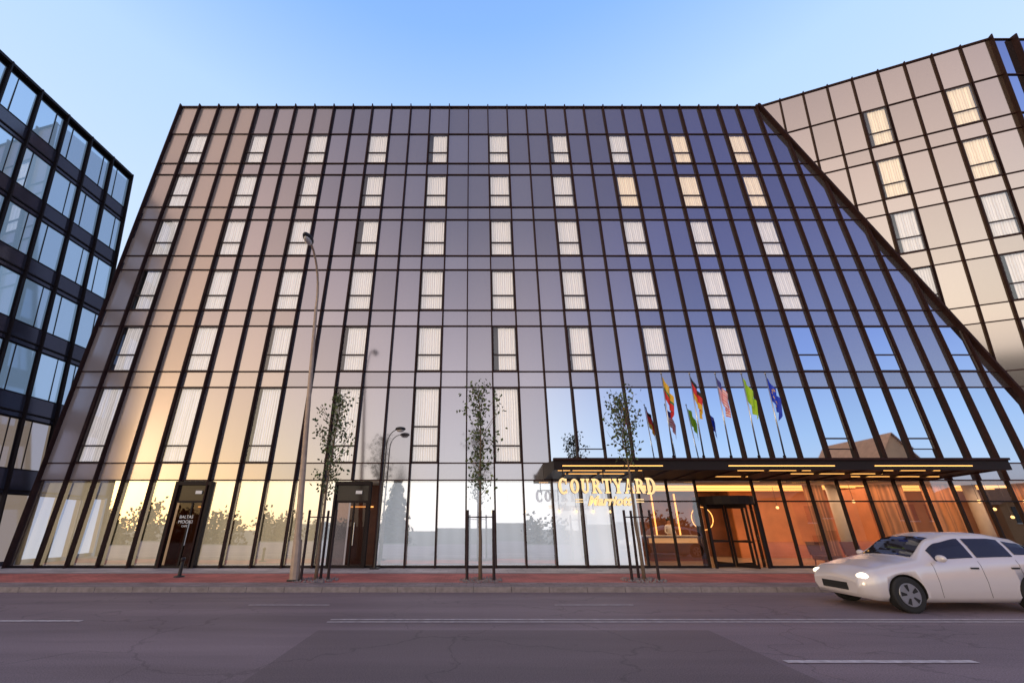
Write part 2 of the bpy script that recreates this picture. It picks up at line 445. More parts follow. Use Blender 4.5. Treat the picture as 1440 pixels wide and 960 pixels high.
b=B(); b.box(-17.45,26.3,18.16,26,3.22,3.4,'conc'); b.done('ceiling',(4,20,3.2),hotel)
b=B(); b.box(-17.45,6.5,25,25.1,.13,3.2,'conc'); b.box(6.4,6.5,18.3,25,.13,3.2,'conc'); b.box(-17.48,-17.4,18.2,25,.13,3.2,'conc')
b.done('restaurant_wall',(-5,25,.13),hotel)
b=B(); b.box(6.5,13,24,24.1,.13,3.2,'wood'); b.box(13,26,23,23.1,.13,3.2,'orange'); b.box(13,13.1,23.1,24,.13,3.2,'wood')
b.box(17.5,17.6,20.2,23,.13,3.2,'orange')
for x in (8.2,9.4,10.6,11.8): b.box(x-.02,x+.02,23.9,24,.2,3.1,'led')
b.done('lobby_wall',(12,24,.13),hotel)
def drape(x0,x1,y,fr):
    b=B(); n=int((x1-x0)*26); pr=None
    for q in range(n+1):
        x=x0+(x1-x0)*q/n; d=.09*math.sin(x*fr)+.04*math.sin(x*fr*2.3+1)
        cur=(Vector((x,y+d,.14)),Vector((x,y+d*.5,3.18)))
        if pr: b.poly([pr[0],cur[0],cur[1],pr[1]],'copper')
        pr=cur
    b.done('drapery',((x0+x1)/2,y,.14),hotel,fix=False)
drape(14.0,14.9,19.2,12); drape(16.7,18.2,19.1,11); drape(19.0,20.4,19.1,13); drape(22.8,25.8,19.2,12)
b=B()
for y in (19.9,20.6,21.6,22.6):
    b.box(7,25,y-.02,y+.02,3.16,3.21,'led')
b.done('ceiling_light_strip',(12,21,3.2),hotel)
for i in range(NC):
    u0=i*PW;u1=(i+1)*PW; X=u0-17.6
    pl=clip([(u0+.03,.2),(u1-.03,.2),(u1-.03,3.25),(u0+.03,3.25)],1,K,CM)
    if len(pl)<3: continue
    if i in (5,11): continue
    if 23<=i<=24: continue
    k='lglass' if i>=21 else ('lowglass' if i>=18 else 'gglass')
    b=B(); b.poly(jq(FM,pl,-.01,.005),k)
    sp_=b.done('storefront_pane',FM.p(u0,.2,0),hotel,fix=False)
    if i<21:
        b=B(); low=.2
        b.poly([FM.p(u0+.04,low,-.28),FM.p(u1-.04,low,-.28),FM.p(u1-.04,3.2,-.28),FM.p(u0+.04,3.2,-.28)],'warmskyglow' if i<10 else 'sheer')
        b.done('added_glow_sheet',FM.p(u0,.2,-.28),sp_,fix=False)  # added sheet whose glow stands in for sky reflected by the pane
for i in range(21,39):
    if i==24: continue
    b=B(); u=i*PW; b.fbox(FM,u-.03,u+.03,.12,3.26,-.08,.06,'frame'); b.done('mullion',FM.p(u,.12,0),hotel)
b=B(); b.fbox(FM,0,23*PW,.12,.2,-.05,.05,'frame'); b.fbox(FM,25*PW,43.5,.12,.2,-.05,.05,'frame'); b.done('sill',FM.p(10,.12,0),hotel)
b=B(); b.fbox(FM,21*PW,CM-3*K,2.45,2.5,-.06,.05,'frame'); b.done('door_transom',FM.p(24,2.4,0),hotel)
def portal(x0,x1,gk):
    b=B(); yf=YF-.16
    b.box(x0,x0+.08,yf,YF+.1,.12,3.22,'frame'); b.box(x1-.08,x1,yf,YF+.1,.12,3.22,'frame')
    b.box(x0+.08,x1-.08,yf,YF+.1,3.08,3.22,'frame')
    p=b.done('entrance_portal',((x0+x1)/2,YF,.12),hotel)
    b=B(); xa=x0+.08; xb=x1-.08; xm=(x0+x1)/2+.1
    b.box(xa,xa+.08,YF-.08,YF,.12,2.5,'frame'); b.box(xb-.08,xb,YF-.08,YF,.12,2.5,'frame'); b.box(xm-.03,xm+.03,YF-.08,YF,.2,2.42,'frame')
    b.box(xa+.08,xb-.08,YF-.08,YF,2.42,2.5,'frame'); b.box(xa+.08,xb-.08,YF-.08,YF,.12,.2,'frame')
    b.tube([(xm+.1,YF-.14,.9),(xm+.1,YF-.14,1.7)],.018,'steel')
    b.box(x0+.85,x0+1.1,YF-.10,YF-.07,2.75,2.87,'white')
    d=b.done('door',((x0+x1)/2,YF,.12),p)
    b=B(); b.poly([(xa+.08,YF-.04,.2),(xm-.03,YF-.04,.2),(xm-.03,YF-.04,2.42),(xa+.08,YF-.04,2.42)],gk)
    b.poly([(xm+.03,YF-.04,.2),(xb-.08,YF-.04,.2),(xb-.08,YF-.04,2.42),(xm+.03,YF-.04,2.42)],gk)
    b.poly([(xa,YF-.04,2.5),(xb,YF-.04,2.5),(xb,YF-.04,3.08),(xa,YF-.04,3.08)],'darkglass')
    b.done('door_glass',((x0+x1)/2,YF,.12),p,fix=False)
    return p
M['darkglass']=mat('dark_door_glass',(.03,.02,.018),rough=.12,spec=.35)
M['tint']=glass('tinted_door_glass',.03,f2=.14,tcol=(.42,.33,.3))
p1=portal(-11.95,-10.5,'tint'); p2=portal(-5.55,-4.1,'tint')
for xa,xb in ((-12.3,-10.2),(-5.9,-3.8)):
    b=B(); b.box(xa,xb,19.6,19.7,.13,3.2,'wood'); b.box(xa,xa+.06,18.5,19.6,.13,3.2,'wood'); b.box(xb-.06,xb,18.5,19.6,.13,3.2,'wood')
    b.box(xa+.5,xb-.5,19.55,19.6,2.3,2.34,'led'); b.done('vestibule_wall',((xa+xb)/2,19.6,.13),hotel)

def text_obj(body,size,loc,name,parent,k,extr=.01,shear=0,offset=0,spacing=1,ks=None,kb=None):
    cu=bpy.data.curves.new(name+'_curve','FONT'); cu.body=body; cu.size=size; cu.extrude=extr; cu.shear=shear; cu.offset=offset
    cu.align_x='CENTER'; cu.space_character=spacing; cu.resolution_u=3
    t=bpy.data.objects.new('tmp_text',cu); COL.objects.link(t)
    bpy.context.view_layer.update()
    me=bpy.data.meshes.new_from_object(t.evaluated_get(bpy.context.evaluated_depsgraph_get()))
    bpy.data.objects.remove(t)
    xs=[v.co.x for v in me.vertices]; me.transform(Matrix.Translation((-(min(xs)+max(xs))/2,0,0)))
    me.transform(Matrix.Rotation(math.pi/2,4,'X'))
    me.materials.clear(); me.materials.append(M[k])
    if ks:
        me.materials.append(M[ks]); me.materials.append(M[kb]); me.update()
        for p in me.polygons:
            ys_=[me.vertices[v].co.y for v in p.vertices]
            if max(ys_)-min(ys_)<1e-4: p.material_index=0 if ys_[0]<0 else 2
            else: p.material_index=1
    o=bpy.data.objects.new(name,me); COL.objects.link(o); W[o.name]=Vector(loc)
    if parent: o.parent=parent; o.location=Vector(loc)-W[parent.name]
    else: o.location=loc
    return o
text_obj('BALTAS',.155,(-11.2,YF-.13,1.85),'door_lettering',p1,'white',.004)
text_obj('MOOKI',.17,(-11.2,YF-.13,1.67),'door_lettering',p1,'white',.004)
text_obj('CAFE',.10,(-11.2,YF-.13,1.54),'door_lettering',p1,'white',.004)

rc=Vector((23.5*PW-17.6+.55,YF+.25,.13)); R=1.08
b=B()
for k in range(24):
    a0=2*math.pi*k/24; a1=2*math.pi*(k+1)/24
    def pp(a,r,z): return (rc.x+r*math.cos(a),rc.y+r*math.sin(a),z)
    b.hexa([pp(a0,R-.06,2.35),pp(a1,R-.06,2.35),pp(a1,R+.02,2.35),pp(a0,R+.02,2.35),pp(a0,R-.06,2.65),pp(a1,R-.06,2.65),pp(a1,R+.02,2.65),pp(a0,R+.02,2.65)],'frame')
for a in (25,155,205,335,0,180):
    a=math.radians(a); x,y=rc.x+R*math.cos(a),rc.y+R*math.sin(a)
    b.box(x-.04,x+.04,y-.04,y+.04,.13,2.35,'frame')
rd=b.done('revolving_door',rc,hotel)
b=B()
for a in (20,110,200,290):
    a=math.radians(a); d=Vector((math.cos(a),math.sin(a),0)); n=Vector((-d.y,d.x,0))*.02
    for r0,r1,z0,z1 in ((.03,.1,.15,2.33),(.94,1.0,.15,2.33),(.1,.94,.15,.27),(.1,.94,2.22,2.33),(.1,.94,1.0,1.06)):
        q=[rc+d*r0-n,rc+d*r1-n,rc+d*r1+n,rc+d*r0+n]
        b.hexa([(v.x,v.y,z0) for v in q]+[(v.x,v.y,z1) for v in q],'frame')
b.done('door_wing',rc,rd)
for rg in (range(-25,25,10),range(155,205,10)):
    b=B()
    for a0 in rg:
        a=math.radians(a0);c=math.radians(a0+10)
        b.poly([(rc.x+R*.98*math.cos(a),rc.y+R*.98*math.sin(a),.15),(rc.x+R*.98*math.cos(c),rc.y+R*.98*math.sin(c),.15),(rc.x+R*.98*math.cos(c),rc.y+R*.98*math.sin(c),2.35),(rc.x+R*.98*math.cos(a),rc.y+R*.98*math.sin(a),2.35)],'lglass')
    b.done('curved_glass',rc,rd,fix=False)

b=B()
cx0,cx1=2.85,18.7
b.hexa([(cx0,15.5,3.42),(cx1,15.5,3.42),(cx1,18.07,3.3),(cx0,18.07,3.3),(cx0,15.5,3.72),(cx1,15.5,3.72),(cx1,18.07,3.92),(cx0,18.07,3.92)],'frame')
b.box(cx0-.05,cx1+.05,15.38,15.5,3.38,3.78,'frame')
b.box(cx0-.05,cx1+.05,15.3,15.38,3.70,3.78,'fin')
can=b.done('canopy',(10,18,3.3),hotel)
for y,segs in ((15.75,((3.0,6.0),(9.4,12.0),(14.6,16.6))),(16.5,((3.4,5.6),(11.8,15.2))),(17.2,((9.2,10.6),(14.6,18.0)))):
    z=3.42-.12*(y-15.5)/2.57
    for a,c in segs:
        b=B(); b.box(a,c,y-.012,y+.012,z-.02,z-.001,'led'); b.done('light_strip',((a+c)/2,y,z),can)
for a,c in ((3.1,6.6),(8.9,12.6),(14.0,17.4)):
    b=B(); b.box(a,c,15.36,15.379,3.50,3.53,'led'); b.done('light_strip',((a+c)/2,15.37,3.5),can)
for k in range(14):
    b=B(); x=cx0+.6+k*1.15; b.hexa([(x-.02,15.5,3.37),(x+.02,15.5,3.37),(x+.02,18.07,3.25),(x-.02,18.07,3.25),(x-.02,15.5,3.419),(x+.02,15.5,3.419),(x+.02,18.07,3.299),(x-.02,18.07,3.299)],'mull'); b.done('canopy_rib',(x,17,3.3),can)

sign=empty('hotel_sign',(4.5,15.4,2.4),'glowing cream serif letters hanging under the canopy edge','sign')
def glyph(ch,ox,oz,h,w):
    sb=B()
    y0,y1=15.28,15.40
    def ex(pts):
        i=len(sb.v); n=len(pts)
        for y in (y0,y1):
            for (a,c) in pts: sb.v.append(Vector((ox+a*w,y,oz+c*h)))
        sb.f.append(tuple(i+k for k in range(n))); sb.m.append(sb.mi('gold'))
        sb.f.append(tuple(i+n+k for k in range(n))[::-1]); sb.m.append(sb.mi('letterback'))
        for k in range(n): sb.f.append((i+k,i+(k+1)%n,i+n+(k+1)%n,i+n+k)); sb.m.append(sb.mi('goldside'))
    def rc_(a,c,d,e): ex([(a,c),(d,c),(d,e),(a,e)])
    def arc(cx,cy,ro,rh,ri,rj,t0,t1,n=14):
        for k in range(n):
            a=math.radians(t0+(t1-t0)*k/n); c=math.radians(t0+(t1-t0)*(k+1)/n)
            ex([(cx+ri*math.cos(a),cy+rj*math.sin(a)),(cx+ro*math.cos(a),cy+rh*math.sin(a)),(cx+ro*math.cos(c),cy+rh*math.sin(c)),(cx+ri*math.cos(c),cy+rj*math.sin(c))])
    if ch=='C': arc(.47,.5,.46,.5,.17,.36,48,312); rc_(.70,.6,.82,.95); rc_(.72,.08,.8,.3)
    if ch=='O': arc(.47,.5,.46,.5,.17,.36,0,360,20)
    if ch=='U': rc_(.08,.35,.36,.93); rc_(.62,.35,.80,.93); arc(.44,.36,.36,.36,.18,.21,180,360); rc_(.0,.89,.44,1); rc_(.54,.89,.9,1)
    if ch=='R':
        rc_(.1,.06,.37,.94); rc_(.0,0,.48,.10); rc_(.0,.90,.36,1); arc(.36,.72,.46,.28,.17,.14,-90,90); rc_(.3,.88,.37,1); rc_(.3,.44,.37,.58)
        ex([(.36,.47),(.64,.47),(1.03,0),(.70,0)])
    if ch=='T': rc_(.32,.06,.62,.93); rc_(.0,.88,.94,1); rc_(.0,.68,.11,.93); rc_(.83,.68,.94,.93); rc_(.22,0,.72,.10)
    if ch=='Y': ex([(-.02,.95),(.30,.95),(.61,.46),(.35,.42)]); ex([(.66,.95),(.85,.95),(.61,.42),(.46,.46)]); rc_(.33,.06,.62,.46); rc_(.22,0,.72,.10); rc_(-.05,.90,.40,1); rc_(.56,.90,.96,1)
    if ch=='A': ex([(.40,1),(.5,1),(.27,.05),(.10,.05)]); ex([(.36,1),(.62,1),(.95,.05),(.61,.05)]); rc_(.27,.25,.7,.38); rc_(.0,0,.36,.10); rc_(.51,0,1.02,.10)
    if ch=='D': rc_(.1,.06,.37,.94); rc_(.0,0,.4,.10); rc_(.0,.90,.4,1); arc(.38,.5,.52,.5,.24,.38,-90,90)
    sb.done('letter',(ox,15.36,oz),sign,fix=False)
x=2.88
for n,ch in enumerate('COURTYARD'):
    big= n in (0,8)
    h=.54 if big else .48; w=.37 if big else .335
    glyph(ch,x,2.60-(.03 if big else 0),h,w); x+= w*1.06+.014
text_obj('Marriott',.42,(4.6,15.34,2.23),'script_lettering',sign,'gold',.04,shear=.35,offset=.017,ks='goldside',kb='letterback')
b=B(); b.box(2.95,6.1,15.42,15.45,3.06,3.10,'frame')
for x in (3.1,4.5,5.9): b.box(x-.015,x+.015,15.42,15.45,3.10,3.38,'frame')
b.done('hanging_rail',(4.5,15.43,3.08),sign)
for x0,x1 in ((3.45,3.7),(5.5,5.75)):
    for z in (2.32,2.40):
        b=B(); b.box(x0,x1,15.33,15.38,z,z+.03,'gold'); b.done('accent_bar',(x0,15.36,z),sign)

# ---------------------------------------------------------------- flags
def cm(n,c): M[n]=mat(n,c,rough=.7,emit=c,es=.12); return n
FC={'y':cm('flag_yellow',(.70,.42,.04)),'g':cm('flag_green',(.02,.2,.07)),'r':cm('flag_red',(.6,.03,.03)),'k':cm('flag_black',(.02,.02,.02)),
'w':cm('flag_white',(.75,.62,.62)),'p':cm('flag_pink_red',(.68,.13,.15)),'n':cm('flag_navy',(.06,.06,.25)),'l':cm('flag_lime',(.36,.56,.03)),'b':cm('flag_blue',(.015,.05,.5))}
def fcol(t,u,v):
    if t==0: return FC['y' if v<.42 else 'g' if v<.56 else 'r']
    if t==1: return FC['k' if v<.22 else 'r' if v<.66 else 'y']
    if t==2:
        if u<.3 and v<.4: return FC['n']
        return FC['pw'[int(v*13)%2]]
    if t==3: return FC['l']
    for k in range(12):
        a=k*math.pi/6
        if (u*1.5-.75-.33*math.cos(a))**2+(v-.5-.33*math.sin(a))**2<.0025: return FC['y']
    return FC['b']
flab=['yellow green and red flag hanging limp above the canopy','black red and gold flag hanging limp above the canopy','red and white striped flag with blue canton above canopy','lime green flag hanging limp above the canopy','blue flag with yellow star ring above the canopy']
for t,X in enumerate((7.3,8.4,9.4,10.42,11.35)):
    Y=15.95
    fp=empty('flagpole',(X,Y,3.7),flab[t],'flag','flags above the hotel canopy')
    b=B(); b.tube([(X,Y,3.7),(X,Y-.2,7.0)],[.03,.018],'steel'); b.sphere((X,Y-.2,7.03),.04,'steel',8,6); b.tube([(X,Y,3.68),(X,Y,3.95)],.05,'frame')
    b.done('pole',(X,Y,3.7),fp,smooth=True)
    b=B(); nu,nv=40,30; P={}
    ph=t*1.3
    for i in range(nu+1):
        for j in range(nv+1):
            u=i/nu; v=j/nv
            x=X+.02+.26*math.sin(u*1.8)*(1-.3*v)+.045*math.sin(u*17+ph+v)*(u**.5)
            y=Y-.17+.10*math.sin(u*13+ph+v*1.5)*u**.5
            z=6.92-.9*v*(1-.25*u)-1.0*u**1.05+.03*math.sin(u*12+ph)
            P[i,j]=len(b.v); b.v.append(Vector((x,y+.06*(6.9-z),z)))
    for i in range(nu):
        for j in range(nv):
            b.f.append((P[i,j],P[i+1,j],P[i+1,j+1],P[i,j+1])); b.m.append(b.mi(fcol(t,(i+.5)/nu,(j+.5)/nv)))
    b.done('flag',(X,Y,6.9),fp,smooth=True,fix=False)

# ---------------------------------------------------------------- office building (left)
off=empty('office_building',(-21,16,0),'dark office block with blue glass windows and black fins','building')
FL=Frame((-18.28,20.95,0),(.0614,1,0),(-.12,-.05,1))
M['offpanel']=mat('dark_spandrel_panel',(.10,.095,.12),rough=.15,metal=.6,island=.2)
def glowglass(name,e,lo,hi):
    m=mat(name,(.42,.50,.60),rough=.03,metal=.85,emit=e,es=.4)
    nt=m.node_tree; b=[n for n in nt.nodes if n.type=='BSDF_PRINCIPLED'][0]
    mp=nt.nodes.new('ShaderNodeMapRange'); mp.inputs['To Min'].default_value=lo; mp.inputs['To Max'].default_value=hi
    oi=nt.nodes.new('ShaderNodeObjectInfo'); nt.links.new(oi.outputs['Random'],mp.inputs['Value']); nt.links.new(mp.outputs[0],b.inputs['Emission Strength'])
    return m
M['offglass']=glowglass('painted_sky_reflection_glass',(.28,.44,.66),.25,.55)  # emission stands in for blue sky reflected in the office windows
M['offwarm']=glowglass('painted_warm_reflection_glass',(.60,.46,.34),.15,.40)  # emission stands in for warm reflections in the lowest floors
BW=1.38; NB=6
frow=[3.0+3.0*k for k in range(6)]
b=B()
b.fbox(FL,-NB*BW,0,0,21,-.25,-.2,'offpanel')
b.fbox(FL,-NB*BW,0,21,21.15,-.3,.1,'frame')
b.done('wall',FL.p(-4,0,0),off)
b=B(); P=FL.p
b.poly([P(0,21,0),P(-NB*BW,21,0),P(-NB*BW,21,-15)+Vector((0,0,1.7)),P(0,21,-15)+Vector((0,0,1.7))],'roof')
b.poly([P(0,0,-.02),P(0,21,-.02),P(0,21,-15),P(0,0,-15)],'offpanel')
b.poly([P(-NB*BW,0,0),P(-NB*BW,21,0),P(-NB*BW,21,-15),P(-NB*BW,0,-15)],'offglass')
b.done('side_wall',FL.p(0,0,-8),off)
for c in range(NB):
    u0=-(c+1)*BW;u1=-c*BW
    for z in frow:
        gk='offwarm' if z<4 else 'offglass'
        b=B(); b.poly(jq(FL,[(u0+.03,z-.2),(u1-.03,z-.2),(u1-.03,z+.72),(u0+.03,z+.72)],-.03,.003),'offpanel'); b.done('spandrel',FL.p(u0,z,0),off,fix=False)
        b=B(); v0,v1=z+.72,z+2.75
        for a0,a1,c0,c1 in ((u0+.04,u0+.09,v0,v1),(u1-.09,u1-.04,v0,v1),(u0+.09,u1-.09,v0,v0+.04),(u0+.09,u1-.09,v1-.04,v1)):
            b.fbox(FL,a0,a1,c0,c1,-.06,-.01,'frame')
        us=u0+.44 if (c+int(z/3))%2==0 else u1-.46
        b.fbox(FL,us,us+.035,v0+.04,v1-.04,-.06,-.015,'frame')
        w=b.done('window',FL.p(u0+BW/2,z+.7,0),off)
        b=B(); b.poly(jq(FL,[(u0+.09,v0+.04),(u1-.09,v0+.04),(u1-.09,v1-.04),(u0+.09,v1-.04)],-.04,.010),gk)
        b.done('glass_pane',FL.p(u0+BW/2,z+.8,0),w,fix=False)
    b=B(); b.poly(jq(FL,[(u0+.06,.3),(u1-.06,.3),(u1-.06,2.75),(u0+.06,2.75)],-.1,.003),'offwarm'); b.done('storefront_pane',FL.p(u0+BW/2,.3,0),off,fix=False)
for c in range(NB+1):
    fin(FL,-c*BW,0,21.15,d=.13,t=.03,parent=off,k='frame')
for z in [2.9]+[f+3 for f in frow]:
    b=B(); b.fbox(FL,-NB*BW,0,z-.03,z+.03,-.1,.02,'frame'); b.done('transom',FL.p(-4,z,0),off)

# ---------------------------------------------------------------- street lamps
M['lens']=mat('lamp_lens',(.6,.58,.55),rough=.2)
def lamp(X,Y,h,dx,dirv,arm,lab,r0=.11,hs=.3,k_='pole'):
    dirv=Vector(dirv)
    e=empty('street_lamp',(X,Y,.1),lab,'street lamp')
    b=B(); pts=[];rad=[]; up=arm*1.25
    for k in range(9):
        t=k/8; pts.append(Vector((X+dx*t,Y,.12+(h-up)*t))); rad.append(r0*(1-.5*t))
    for k in range(1,9):
        a=k/8*math.radians(80)
        pts.append(Vector((X+dx,Y,.12+h-up+up*math.sin(a)))+dirv*arm*(1-math.cos(a))); rad.append(r0*.45-.012*k/8*r0/.11)
    b.tube(pts,rad,k_,10); b.tube([(X,Y,.12),(X+dx*.1,Y,.12+h*.1)],[r0*1.3,r0*1.15],k_,10); b.box(X-.16,X+.16,Y-.16,Y+.16,.12,.17,'dark')
    b.done('pole',(X,Y,.1),e)
    p=pts[-1]; b=B()
    q=p+dirv*hs*1.1+Vector((0,0,.02))
    sx,sy=(.55+.6*abs(dirv.x)),(.55+.6*abs(dirv.y))
    b.sphere(q,hs,'dark',14,8,(sx,sy,.42)); b.sphere(q+Vector((0,0,-.26*hs)),hs*.75,'lens',12,8,(sx,sy,.5))
    b.done('lamp_head',q,e,smooth=True)
lamp(-5.25,14.2,10.9,-.65,(0,-1,0),1.6,'tall slender tan street lamp with curved arm on the pavement')
lamp(-3.65,17.75,5.1,.08,(.9,-.4,0),.5,'short dark street lamp close to the hotel wall',r0=.045,hs=.2,k_='dark')

# ---------------------------------------------------------------- trees
def street_tree(X,Y,h,seed,lab,tb=.40):
    rnd=random.Random(seed)
    e=empty('tree',(X,Y,.12),lab,'tree','young street trees with wooden stakes')
    b=B(); pts=[];rad=[]
    for k in range(12):
        t=k/11; pts.append(Vector((X+.05*math.sin(t*5+seed)*t+.02*rnd.uniform(-1,1),Y+.05*math.cos(t*4+seed)*t,.12+h*t))); rad.append(.05*(1-t)+.009)
    b.tube(pts,rad,'bark',8)
    lb=B()
    def leaf(p,s):
        n=Vector((rnd.gauss(0,1),rnd.gauss(0,1),rnd.gauss(0,.7))).normalized(); a=n.orthogonal().normalized(); c=n.cross(a)
        an=rnd.uniform(0,6.28); a2=a*math.cos(an)+c*math.sin(an); c2=n.cross(a2)
        lb.poly([p-a2*s,p-a2*.1*s+c2*.6*s,p+a2*s,p-a2*.1*s-c2*.6*s],'leaf')
    nb=36
    for k in range(nb):
        t=tb+(.97-tb)*k/nb
        i=min(10,int(t*11)); base=pts[i].lerp(pts[i+1],t*11-i)
        a=k*2.4+rnd.uniform(-.6,.6); L=(1.0*math.sin(math.pi*min(1,(t-tb+.05)/(1.04-tb)))**.5+.15)*rnd.uniform(.5,1.15)
        bp=[base]; d=Vector((math.cos(a)*.8,math.sin(a)*.8,.85)).normalized(); p=base.copy()
        for s in range(4):
            d=(d+Vector((rnd.uniform(-.25,.25),rnd.uniform(-.25,.25),.15))).normalized(); p=p+d*L/4; bp.append(p.copy())
        b.tube(bp,[.013,.010,.008,.006,.004],'bark',5)
        for s in range(1,5):
            if rnd.random()<.2: continue
            for q in range(rnd.randint(2,9)):
                leaf(bp[s]+Vector((rnd.gauss(0,.11),rnd.gauss(0,.11),rnd.gauss(0,.1)-.03)),rnd.uniform(.045,.08))
    for q in range(20): leaf(pts[-1]+Vector((rnd.gauss(0,.08),rnd.gauss(0,.08),rnd.gauss(-.15,.15))),rnd.uniform(.03,.06))
    b.done('trunk',(X,Y,.12),e,smooth=True)
    lb.done('crown',(X,Y,2.5),e,fix=False)
    s=empty('tree_support',(X,Y,.12),'three dark wooden stakes with tie bar around a young tree','tree support','stakes around the street trees')
    for a in (200,340,90):
        a=math.radians(a); x,y=X+.42*math.cos(a),Y+.42*math.sin(a)
        b=B(); b.tube([(x,y,.1),(x+.02*rnd.uniform(-1,1),y,2.05)],[.045,.04],'stake',8); b.done('stake',(x,y,.1),s)
    b=B(); q=[(X+.42*math.cos(math.radians(a)),Y+.42*math.sin(math.radians(a)),1.85) for a in (200,340,90,200)]
    for m_,n_ in zip(q,q[1:]): b.tube([m_,n_],.018,'stake',6)
    b.done('tie_bar',(X,Y,1.85),s)
    g=B()
    for i in range(200):
        a=rnd.uniform(0,6.28); r=.65*rnd.random()**.5
        p=Vector((X+r*math.cos(a),Y+r*math.sin(a),.125+rnd.uniform(0,.02))); s_=rnd.uniform(.02,.05)
        g.tube([p,p+Vector((rnd.uniform(-.02,.02),rnd.uniform(-.02,.02),s_))],[s_*.7,.004],'kerb',5)
    o=g.done('gravel',(X,Y,.12)); o['kind']='stuff'; o['label']='small pale stones around the base of a tree'; o['category']='gravel'
street_tree(-4.65,14.3,5.6,3,'young slender tree with sparse green leaves beside the lamp')
street_tree(.2,14.3,5.85,11,'young slender tree with sparse green leaves on the pavement')
street_tree(5.02,14.3,5.6,23,'young slender tree with sparse leaves before the hotel sign',tb=.58)

def conifer(X,Y,z0,h,lab):
    e=empty('conifer_tree',(X,Y,z0),lab,'tree')
    b=B(); b.tube([(X,Y,z0),(X,Y,z0+h)],[.2,.02],'bark',8); b.done('trunk',(X,Y,z0),e)
    b=B(); rnd=random.Random(5)
    n=900
    for k in range(n):
        t=k/n; z=z0+h*(.06+.94*t); r=(1-t)*h*.26*rnd.uniform(.6,1.1)*(1+.2*math.sin(t*60))+.1; a=rnd.uniform(0,6.28)
        d=Vector((math.cos(a),math.sin(a),-.25)); s=Vector((-d.y,d.x,0))*r*.18; c=Vector((X,Y,z))
        b.poly([c,c+d*r*.6+s*1.2,c+d*r,c+d*r*.6-s*1.2],'leafd')
        for q in range(3):
            c2=c+d*r*rnd.uniform(.4,1); b.poly([c2,c2+Vector((s.x*1.5,s.y*1.5,-.35)),c2+Vector((-s.x*1.2,-s.y*1.2,-.4))],'leafd')
    b.done('crown',(X,Y,z0+1),e,fix=False)
conifer(-9.3,-20,-4.4,13.4,'dark spruce tree on the slope across the street')
def broad(X,Y,z0,h,seed):
    rnd=random.Random(seed)
    e=empty('broadleaf_tree',(X,Y,z0),'dark leafy tree on the slope across the street','tree','trees on the slope across the street')
    b=B(); b.tube([(X,Y,z0),(X+.1,Y,z0+h*.5)],[.22,.12],'bark',8)
    lb=B()
    for k in range(11):
        a=k*2.1; q=Vector((X+math.cos(a)*h*.26*rnd.uniform(.5,1.2),Y+math.sin(a)*h*.24,z0+h*rnd.uniform(.35,.85)))
        b.tube([(X,Y,z0+h*.3),q],[.1,.03],'bark',5)
        for m_ in range(150):
            p=q+Vector((rnd.gauss(0,.085),rnd.gauss(0,.085),rnd.gauss(0,.085)))*h
            s=.2; n=Vector((rnd.gauss(0,1),rnd.gauss(0,1),rnd.gauss(0,1))).normalized(); o=n.orthogonal()*s; c=n.cross(o)
            lb.poly([p-o,p+c*.7,p+o,p-c*.7],'leafd')
    b.done('trunk',(X,Y,z0),e); lb.done('crown',(X,Y,z0+3),e,fix=False)
for k,(x,y,h) in enumerate([(-44,-24,9.0),(-38,-27,8.2),(-32,-22,8.4),(-25,-24,7.6),(-18,-22,7.2),(-52,-26,9),(8.5,-21,7.6),(26,-25,7)]): broad(x,y,-4.6,h,k+40)

M['brick']=mat('orange_plaster_wall',(.80,.40,.19),rough=.85,var=.12,scale=.6)
M['tile']=mat('orange_roof_tile',(.66,.34,.18),rough=.8,var=.15,scale=2)
M['hwin']=mat('house_window_glass',(.05,.06,.08),rough=.05)
for (x0,x1,h,rz) in ((36,43,4.5,2.2),(47,53,7.5,4),(60,74,4,2)):
    y0,y1=-26,-15; z0=-3.2
    e=empty('house',((x0+x1)/2,(y0+y1)/2,z0),'orange plastered house with red tiled gable roof across the street','house','houses across the street')
    b=B(); b.box(x0,x1,y0,y1,z0,h,'brick'); mx=(x0+x1)/2
    b.poly([(x0,y1,h),(x1,y1,h),(mx,y1,h+rz)],'brick'); b.poly([(x0,y0,h),(x1,y0,h),(mx,y0,h+rz)],'brick'); b.done('wall',(mx,y1,z0),e)
    b=B(); b.poly([(x0-.3,y0-.3,h-.1),(x0-.3,y1+.3,h-.1),(mx,y1+.3,h+rz+.1),(mx,y0-.3,h+rz+.1)],'tile'); b.poly([(x1+.3,y0-.3,h-.1),(x1+.3,y1+.3,h-.1),(mx,y1+.3,h+rz+.1),(mx,y0-.3,h+rz+.1)],'tile'); b.done('roof',(mx,y1,h),e,fix=False)
    for zz in (-1,2.0):
        x=x0+1.2
        while x<x1-1.5:
            b=B(); b.box(x,x+1.1,y1,y1+.05,zz,zz+1.7,'hwin'); b.box(x-.1,x+1.2,y1,y1+.12,zz-.12,zz,'white'); b.done('window',(x,y1,zz),e); x+=2.3

